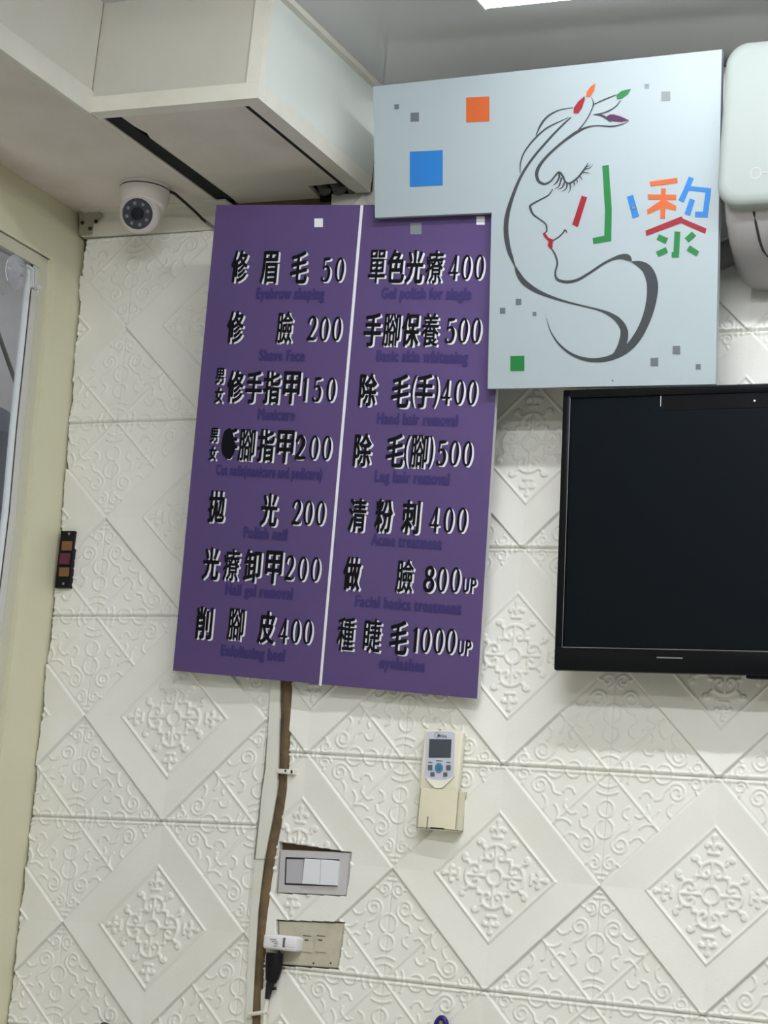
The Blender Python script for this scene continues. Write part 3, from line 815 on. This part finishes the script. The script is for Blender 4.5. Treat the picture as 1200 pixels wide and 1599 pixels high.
# ------------------------------------------------------------------ dome camera on the soffit
cc = Vector((-.5545, -.1055, ZS))
sc_ = thing('security_camera', 'white dome security camera under the low soffit in the left corner', 'camera', cc)
MB().lathe(cc, (0, 0, -1), [(0, 0), (0, .0445), (.003, .0455), (.0055, .0455), (.0065, .0440), (.0085, .0440)], 48).build('base_ring', m_camw, sc_)
MB().lathe(cc, (0, 0, -1), [(.0075, .0435), (.0085, .0450), (.020, .0445), (.035, .0410), (.043, .0365), (.046, .032), (.046, 0)], 48).build('dome_shell', m_camw, sc_)
MB().lathe(cc, (0, 0, -1), [(.0062, .0446), (.0068, .0452), (.0078, .0452), (.0084, .0446)], 48).build('seam', m_gap, sc_)
tgt = Vector(on_y(221, 336, -.145)); bc = Vector((-.5505, -.118, ZS - .055)); 
look = (Vector((.55, -3.1, 1.10)) - bc).normalized()
ey = MB(); R = .036
prof = [(-R * .98, .004)] + [(R * math.sin(math.radians(t)), R * math.cos(math.radians(t))) for t in range(-75, 41, 8)] + [(R * .665, .0274), (R * .63, .0270), (R * .63, 0)]
ey.lathe(bc, look, prof, 40); eo = ey.build('eyeball', m_camw, sc_)
MB().lathe(bc, look, [(R * .63, .0270), (R * .66, .0264), (R * .69, .013), (R * .70, 0)], 36).build('lens_window', m_lens, sc_)
MB().lathe(bc, look, [(R * .69, .0115), (R * .72, .0105), (R * .73, 0)], 24).build('lens', m_lensin, sc_)
t_ = look.orthogonal().normalized(); b2 = look.cross(t_)
for k in range(8):
    a = 2 * PI * k / 8 + .2
    MB().cyl(bc + look * (R * .655) + (t_ * math.cos(a) + b2 * math.sin(a)) * .0190, look, .0034, .0030, .0012, 12).build('infrared_led', m_led, sc_)
vt = MB()
upv = Vector((0, 0, 1)); rt = upv.cross(look).normalized(); uv = look.cross(rt).normalized()
for k in range(7):
    a = math.radians(22 + k * 9)
    d = (rt * math.cos(a) + uv * math.sin(a)); p = bc + look * (R * .45) + d * (R * .895)
    vt.tube([p - look * .0045 + d * -.0016, p + look * .0045 - d * .0032], .0010, 6)
vt.build('grille_slot', m_gap, sc_)
ca = tag(MB().tube([cc + Vector((.042, .014, -.007)), Vector((-.505, -.0855, 2.4115)), Vector((-.497, -.060, 2.4035)), Vector((-.489, -.034, 2.3945)), Vector((-.4845, -.018, 2.388)), Vector((-.478, -.012, 2.383))], .0026, 8)
         .build('camera_cable', m_cable), 'black cable running from the dome camera down to the purple board', 'cable')
MB().tube([(-.478, -.012, 2.383), (-.468, -.010, 2.376), (-.452, -.010, 2.367), (-.40, -.010, 2.345)], .0030, 8).build('sleeve', m_cableg, ca)

# corner bracket
br = thing('corner_bracket', 'small galvanised corner bracket with screws where left wall and soffit meet', 'bracket', (-.725, -.02, 2.40))
MB().prism([(-.754, -.010, ZS), (-.716, -.010, ZS), (-.704, -.010, ZS - .012), (-.722, -.010, 2.398), (-.722, -.010, 2.374), (-.7485, -.010, 2.374)], (0, .016, 0)).build('plate', m_galv, br)
for (px_, py_) in [(129, 348), (141, 357), (150, 346)]:
    p = on_y(px_, py_, -.010); MB().cyl(p, (0, -1, 0), .0042, .003, .0028, 10).build('screw', m_knob, br)

# suction hook on the glass
sh = thing('suction_hook', 'clear suction cup hook on the top corner of the window glass', 'hook', (-.765, -.18, 2.26))
hc = Vector((xl(2.245) - .0088, -.190, 2.243))
MB().lathe(hc, (1, 0, 0), [(0, .030), (.002, .031), (.008, .024), (.014, .010), (.020, .008), (.020, 0)], 28).build('cup', m_cup, sh)
MB().tube([hc + Vector((.020, .002, .012)), hc + Vector((.030, .008, .006)), hc + Vector((.032, .010, -.015)), hc + Vector((.033, .011, -.026)), hc + Vector((.038, .018, -.028)), hc + Vector((.042, .022, -.018))], .0042, 10).build('hook', m_cup, sh)
# seen through the glass
tag(MB().tube([(-1.61, .70, 2.76), (-1.61, .8845, 2.566), (-1.61, .94, 2.51), (-1.61, 1.035, 2.415), (-1.61, 1.2, 2.25)], .0055, 8).build('outdoor_pipe', m_cable), 'thin dark pipe slanting across the concrete outside the window', 'pipe')
nv = MB(); nv.lathe((-1.36, .50, 0), (0, 0, 1), [(0, .2), (.8, .22), (1.5, .22), (1.95, .21), (2.12, .20), (2.19, .12), (2.21, 0)], 20)
tag(nv.build('covered_bundle', m_navy), 'dark blue covered bundle standing outside, low in the window at the left edge', 'bundle')

# ------------------------------------------------------------------ latch plate at the left edge of the tiles
lt = thing('latch_plate', 'black upright latch plate with brown and red inserts at the left edge of the tiles', 'latch', (-.694, 0, 1.717))
def onp(px_, py_, Y=-.004): return Vector(on_y(px_, py_, Y))
def pxbox(name, m, par, pts, y0, y1):
    mb = MB(); mb.prism([Vector(on_y(a, b, y1)) for a, b in pts], (0, y0 - y1, 0)); return mb.build(name, m, par)
pxbox('plate', m_latch, lt, [(95.5, 829), (116.5, 829), (108, 917.5), (85.5, 917.5)], .004, -.010)
pxbox('brown_insert', m_latchb, lt, [(97, 845), (112.5, 845), (111, 859.5), (96, 859.5)], -.008, -.0125)
pxbox('red_insert', m_latchr, lt, [(94, 864), (109, 864), (107, 881), (92, 881)], -.008, -.0145)
pxbox('brown_insert', m_latchb, lt, [(92.5, 886), (107.5, 886), (106.5, 900), (91.5, 900)], -.008, -.0125)
for q in ((108, 833.5), (99, 911.5)):
    MB().cyl(onp(*q, -.010), (0, -1, 0), .0026, .002, .0014, 12).build('screw', m_screw, lt)

# ------------------------------------------------------------------ conduit, brown hose, clips
cn = thing('cable_trunking', 'white plastic cable trunking running down the tiles below the purple board', 'trunking', (-.24, 0, .9))
def wallstrip(name, m, par, ctr, y0, y1):
    mb = MB(); k = len(ctr)
    vs = []
    for (xa, xb, py_) in ctr:
        a = on_y(xa, py_, y1); b = on_y(xb, py_, y1)
        vs += [(a[0], y0, a[2]), (a[0], y1, a[2]), (b[0], y1, b[2]), (b[0], y0, b[2])]
    fs = [(4 * i + j, 4 * i + (j + 1) % 4, 4 * i + 4 + (j + 1) % 4, 4 * i + 4 + j) for i in range(k - 1) for j in range(4)]
    fs += [(0, 1, 2, 3), (4 * k - 4, 4 * k - 3, 4 * k - 2, 4 * k - 1)]
    mb.add(vs, fs); return mb.build(name, m, par)
wallstrip('upper_cover', m_conduit, cn, [(425, 439, 1040), (423, 437.5, 1072), (415, 434, 1200), (409, 431.5, 1240), (405, 424, 1285), (399, 412.5, 1341)], .012, -.009)
wallstrip('lower_cover', m_conduit, cn, [(398, 412.5, 1341.5), (392, 403.5, 1420), (387.5, 398.5, 1500), (383, 393, 1620)], .012, -.007)
hs = MB()
hp = [(450.5, 1040), (448.5, 1075), (445, 1190), (442.5, 1230), (434.5, 1275), (426, 1320), (416.5, 1380), (411, 1430), (407, 1500), (402, 1560), (398, 1630)]
hs.tube([Vector(on_y(a, b, -.001)) for a, b in hp], [.0095, .0095, .0090, .0085, .0088, .0088, .0085, .0085, .0085, .0085, .0085], 12, .8)
tag(hs.build('brown_hose', m_brown), 'rough brown pipe running down the wall beside the white trunking', 'pipe')
gr_ = 'white cable clips over the brown pipe'
c1 = thing('cable_clip', 'white nailed clip across the brown pipe, above the light switch', 'clip', Vector(on_y(446, 1203, -.008)), gr_)
mb = MB(); a = on_y(433, 1201, -.012); b = on_y(459, 1205, -.012)
mb.box(a[0], b[0], -.0135, -.0085, 1.4125, 1.4205, .0015); mb.box(b[0] - .006, b[0] + .001, -.0135, .002, 1.4125, 1.4205, .001); mb.build('strap', m_clip, c1)
MB().cyl(Vector(on_y(446, 1203.5, -.0135)), (0, -1, 0), .0022, .0016, .0012, 10).build('nail', m_nail, c1)
c2 = thing('cable_clip', 'white clip across the brown pipe at the bottom edge, under the plug', 'clip', Vector(on_y(405, 1582, -.008)), gr_)
mb = MB(); a = on_y(390, 1584, -.012); b = on_y(418, 1580, -.012)
mb.tube([a, (a + b) / 2 + np.array([0, -.001, 0]), b], .0032, 8); mb.box(a[0] - .004, a[0] + .003, -.013, .002, a[2] - .006, a[2] + .002, .001); mb.build('strap', m_clip, c2)

# ------------------------------------------------------------------ light switch
sw = thing('light_switch', 'silver wall plate with three rocker switches, in a cut-out of the tiles', 'switch', Vector(on_y(490, 1362, 0)))
def qbox(name, m, par, pts, y0, y1, inset=.0015):
    """chamfered plate from four photograph points on the plane y = y1"""
    P3 = [Vector(on_y(a, b, y1)) for a, b in pts]; c = sum(P3, Vector()) / 4
    F_ = [p + (c - p).normalized() * inset for p in P3]
    E_ = [Vector((p.x, y1 + inset, p.z)) for p in P3]; B_ = [Vector((p.x, y0, p.z)) for p in P3]
    mb = MB(); mb.add(B_ + E_ + F_, [(k, (k + 1) % 4, 4 + (k + 1) % 4, 4 + k) for k in range(4)] + [(4 + k, 4 + (k + 1) % 4, 8 + (k + 1) % 4, 8 + k) for k in range(4)] + [(8, 9, 10, 11), (3, 2, 1, 0)])
    return mb.build(name, m, par)
qbox('plate', m_plate, sw, [(437, 1326.5), (548, 1331), (541.5, 1399), (432.5, 1394)], .014, .001, .003)
qbox('recess', m_gap, sw, [(446, 1338), (530.5, 1342), (527.5, 1384.5), (444.5, 1381.5)], .004, .0005, .0004)
qbox('rocker', m_rockg, sw, [(447.5, 1341.5), (474.5, 1342), (472, 1380), (446, 1379)], .004, -.0015, .001)
qbox('rocker', m_rockw, sw, [(475.5, 1340.5), (500.5, 1342), (499, 1381.5), (471.5, 1380)], .004, -.0045, .001)
qbox('rocker', m_rockw, sw, [(501, 1342), (529, 1344), (526, 1383), (499.5, 1381.5)], .004, -.0045, .001)

# ------------------------------------------------------------------ wall socket with adapter and cord
sk = thing('wall_socket', 'beige double wall socket under the light switch', 'socket', Vector(on_y(482, 1472, 0)))
qbox('plate', m_socket, sk, [(434, 1438), (538.5, 1441), (527.5, 1512), (437, 1506)], .014, .0005, .003)
for (xa, xb) in ((471.5, 488.5), (492, 511)):
    so_ = qbox('outlet', m_socket, sk, [(xa, 1460), (xb, 1461), (xb - 1.5, 1488), (xa, 1486.5)], .004, -.0015, .0008)
    c_ = on_y((xa + xb) / 2 - 1, 1468, -.0015)
    MB().box(c_[0] - .0035, c_[0] + .0035, -.0020, -.0010, c_[2] - .001, c_[2] + .001).build('slot', m_gap, so_)
    c_ = on_y((xa + xb) / 2, 1461.5, -.0015)
    MB().box(c_[0] - .0078, c_[0] + .0078, -.0018, -.0008, c_[2] - .0006, c_[2] + .0006).build('seam', m_gap, so_)
for q in ((490, 1504), (517, 1504)):
    MB().cyl(Vector(on_y(*q, .0008)), (0, -1, 0), .0018, .0018, .0008, 8).build('stain', m_brown, sk)
pg = thing('plug_adapter', 'white plug adapter pushed into the left outlet of the beige socket', 'plug', Vector(on_y(437, 1471, -.01)))
P3 = [on_y(411.5, 1457, -.026), on_y(464.5, 1457, -.026), on_y(463, 1486.5, -.026), on_y(413, 1484, -.026)]
mb = MB(); mb.box(P3[0][0], P3[1][0], -.026, .003, P3[2][2], P3[0][2], .005, None, 3); mb.build('body', m_plug, pg)
a = on_y(442.5, 1464, -.0265); b = on_y(445, 1479.5, -.0265)
MB().box(a[0], b[0], -.0264, -.0255, b[2], a[2]).build('slot', m_btn, pg)
mb = MB()
for (xa, xb, yq) in ((422, 432, 1466.5), (424, 434, 1470), (428, 434.5, 1473.5), (427, 433, 1477)):
    a = on_y(xa, yq, -.0262); b = on_y(xb, yq, -.0262); mb.box(a[0], b[0], -.0263, -.0255, a[2] - .0006, a[2] + .0006)
mb.build('printed_marks', m_btn, pg)
a = on_y(446, 1465.5, -.0264); b = on_y(462, 1480, -.0264)
MB().box(a[0], b[0], -.0272, -.025, b[2], a[2], .001).build('raised_tab', m_plug, pg)
pc = thing('power_cord', 'black plug and cord hanging down from the white adapter', 'cord', Vector(on_y(428, 1500, -.01)))
mb = MB()
cpts = [(429.5, 1488), (428.5, 1500), (427.5, 1512), (425.5, 1525), (423, 1533)]
mb.tube([Vector(on_y(a, b, -.014)) for a, b in cpts], [.0148, .0150, .0142, .0122, .0095], 12, .75); mb.build('plug_head', m_latch, pc)
mb = MB(); mb.tube([Vector(on_y(a, b, -.012)) for a, b in [(424, 1530), (421, 1542), (417.5, 1560)]], [.0075, .0065, .0042], 10, .8)
mb.tube([Vector(on_y(a, b, -.014)) for a, b in [(423, 1544), (431, 1543.5)]], .003, 6)
mb.build('strain_relief', m_cable, pc)
MB().tube([Vector(on_y(a, b, -.010)) for a, b in [(417.5, 1557), (415, 1575), (413, 1600), (411, 1640), (409, 1720)]], .0038, 8).build('lead', m_clip, pc)

# ------------------------------------------------------------------ remote control in its holder
hd = thing('remote_holder', 'cream wall holder carrying the remote control below the purple board', 'holder', Vector(on_y(686, 1300, 0)))
def fr_(px_, py_, Y): return Vector(on_y(px_, py_, Y))
YF = -.029
h0, h1 = fr_(656, 1230, YF), fr_(712, 1298, YF)
hx0, hx1, hz1, hz0 = h0.x, h1.x + .001, h0.z, h1.z
mb = MB()
tilt = Matrix.Translation((hx0, 0, hz0)) @ Matrix.Rotation(math.radians(0.0), 4, 'Y') @ Matrix.Translation((-hx0, 0, -hz0))
mb.box(hx0, hx1, YF, YF + .003, hz0, hz1, .001, tilt); mb.box(hx0, hx0 + .003, YF, .0, hz0, hz1, .001, tilt); mb.box(hx1 - .003, hx1, YF, .0, hz0, hz1, .001, tilt)
mb.box(hx0, hx1, YF, 0, hz0, hz0 + .003, .001, tilt); mb.box(hx0, hx1, -.004, .001, hz0, hz1, .001, tilt)
mb.build('shell', m_holder, hd)
mb = MB(); a = fr_(668.5, 1275, YF - .0004); mb.box(a.x - .0007, a.x + .0007, YF - .0006, YF + .001, hz0, a.z); mb.build('slit', m_btn, hd)
mb = MB(); a = fr_(672, 1296, YF); mb.box(a.x, a.x + .024, YF - .0006, YF + .001, hz0 + .0012, hz0 + .0034); mb.build('foot_slot', m_gap, hd)
rc = thing('remote_control', 'cream remote control with a dark display, standing in the holder on the tiles', 'remote', Vector(on_y(686, 1225, -.01)))
YR = -.021
r0, r1 = fr_(662.5, 1138, YR), fr_(715, 1238, YR)
rx0, rx1, rz1, rz0 = r0.x, r1.x - .0005, r0.z, hz0 + .01
mb = MB(); mb.box(rx0, rx1, YR, -.005, rz0, rz1, .004, None, 3); mb.build('body', m_remote, rc)
def fpx(q, Y): return [Vector(on_y(a, b, Y)) for a, b in q]
YP = YR - .0006
def plate(name, m, q, Y, th=.001):
    mb = MB(); mb.prism(fpx(q, Y), (0, th, 0)); return mb.build(name, m, rc)
top = [(666.5, 1144.5), (668, 1143), (680, 1141.6), (700, 1142), (709, 1143.2), (710.5, 1145.5)]
bot = [(709, 1212), (704, 1214.5), (696, 1217), (686, 1218), (676, 1217), (668, 1214), (663.8, 1212)]
fo = plate('face_plate', m_face, top + bot, YP)
plate('display', m_lcd, [(671, 1154), (705.5, 1154.6), (704, 1183.5), (669.5, 1183)], YP - .0005)
v, f = glyph('Midea', .01); v = v - (v.max(0) + v.min(0)) / 2; v = v / (v.max(0) - v.min(0))
mb = MB(); c_ = fr_(691, 1149, YP - .0005); mb.add([(c_.x + a * .0165, c_.y, c_.z + b * .0052) for a, b in v], f)
v, f = ring(0, 0, .0038, .0044, .0032, .0038); c_ = fr_(682.5, 1148, YP - .0005); mb.add([(c_.x + a, c_.y, c_.z + b) for a, b in v], f)
mb.build('printed_logo', m_btn, rc, recalc=False)
for (cx, cy, w, h) in ((671.8, 1198.5, 3.3, 4), (700.5, 1198.5, 3.3, 4), (675.5, 1209, 3.1, 3.2), (695.5, 1209.3, 3, 3.2)):
    plate('button', m_btn, [(cx - w, cy - h), (cx + w, cy - h), (cx + w, cy + h), (cx - w, cy + h)], YP - .0012, .0015)
a = [(685.5 + 6.5 * math.cos(t), 1198.8 + 8 * math.sin(t)) for t in [2 * PI * i / 8 + PI / 8 for i in range(8)]]
bo = plate('main_button', m_btnb, a, YP - .0015, .0018)
mb = MB(); mb.cyl(fr_(686, 1198.5, YP - .0015), (0, -1, 0), .0042, .0036, .001, 14); mb.build('button_cap', mat('button_cyan', rgb(60, 120, 158), .3), bo)
mb = MB()
for (xa, xb, yq) in ((669, 675.5, 1190.3), (681.5, 691.5, 1187.8), (697.5, 704, 1190.5)):
    p, q = fr_(xa, yq, YP - .0004), fr_(xb, yq, YP - .0004); mb.box(p.x, q.x, p.y, p.y + .0004, p.z - .0007, p.z + .0007)
mb.build('printed_marks', m_btn, rc)
mb = MB(); mb.prism(fpx([(663.8, 1212.5), (668, 1214.5), (676, 1217.5), (686, 1218.5), (696, 1217.5), (704, 1215), (709.5, 1212.3), (700, 1222), (692, 1229), (688, 1231), (680, 1230.5), (672, 1224)], YR - .0035), (0, .004, 0)); mb.build('sliding_cover', mat('cover_gloss', rgb(238, 236, 222), .15), rc)
MB().cyl(fr_(687.5, 1139.3, YR), (0, -1, 0), .0012, .0010, .0008, 8).build('infrared_window', m_knob, rc)

# ------------------------------------------------------------------ things peeping in at the bottom edge
c_ = Vector(on_y(690, 1600, -.014))
hk = thing('scissors', 'dark purple loop handle standing up at the bottom edge of the tiles', 'scissors', c_)
pts = []
for i in range(29):
    a = 2 * PI * i / 28; pts.append(c_ + Vector((.0098 * math.sin(a), -.001, -.010 + .0205 * math.cos(a) - .0)))
MB().tube(pts, .0042, 10).build('loop_handle', m_pgrip, hk)
MB().tube([c_ + Vector((-.004, 0, -.030)), c_ + Vector((-.010, 0, -.07)), c_ + Vector((-.012, 0, -.13))], [.004, .005, .001], 8).build('blade', m_screw, hk)
MB().tube([c_ + Vector((0, .016, .004)), c_ + Vector((0, -.004, .0035))], .003, 8).build('wall_peg', m_screw, hk)
c_ = Vector(on_y(163, 1603, -.014))
kb = thing('wall_hook', 'dark brown rounded hook end just showing at the bottom edge, left on the tiles', 'hook', c_)
MB().lathe(c_ + Vector((0, .016, -.004)), (0, -1, 0), [(0, .006), (.008, .006), (.010, .0105), (.016, .0115), (.022, .009), (.025, 0)], 24).build('cap', m_knob, kb)
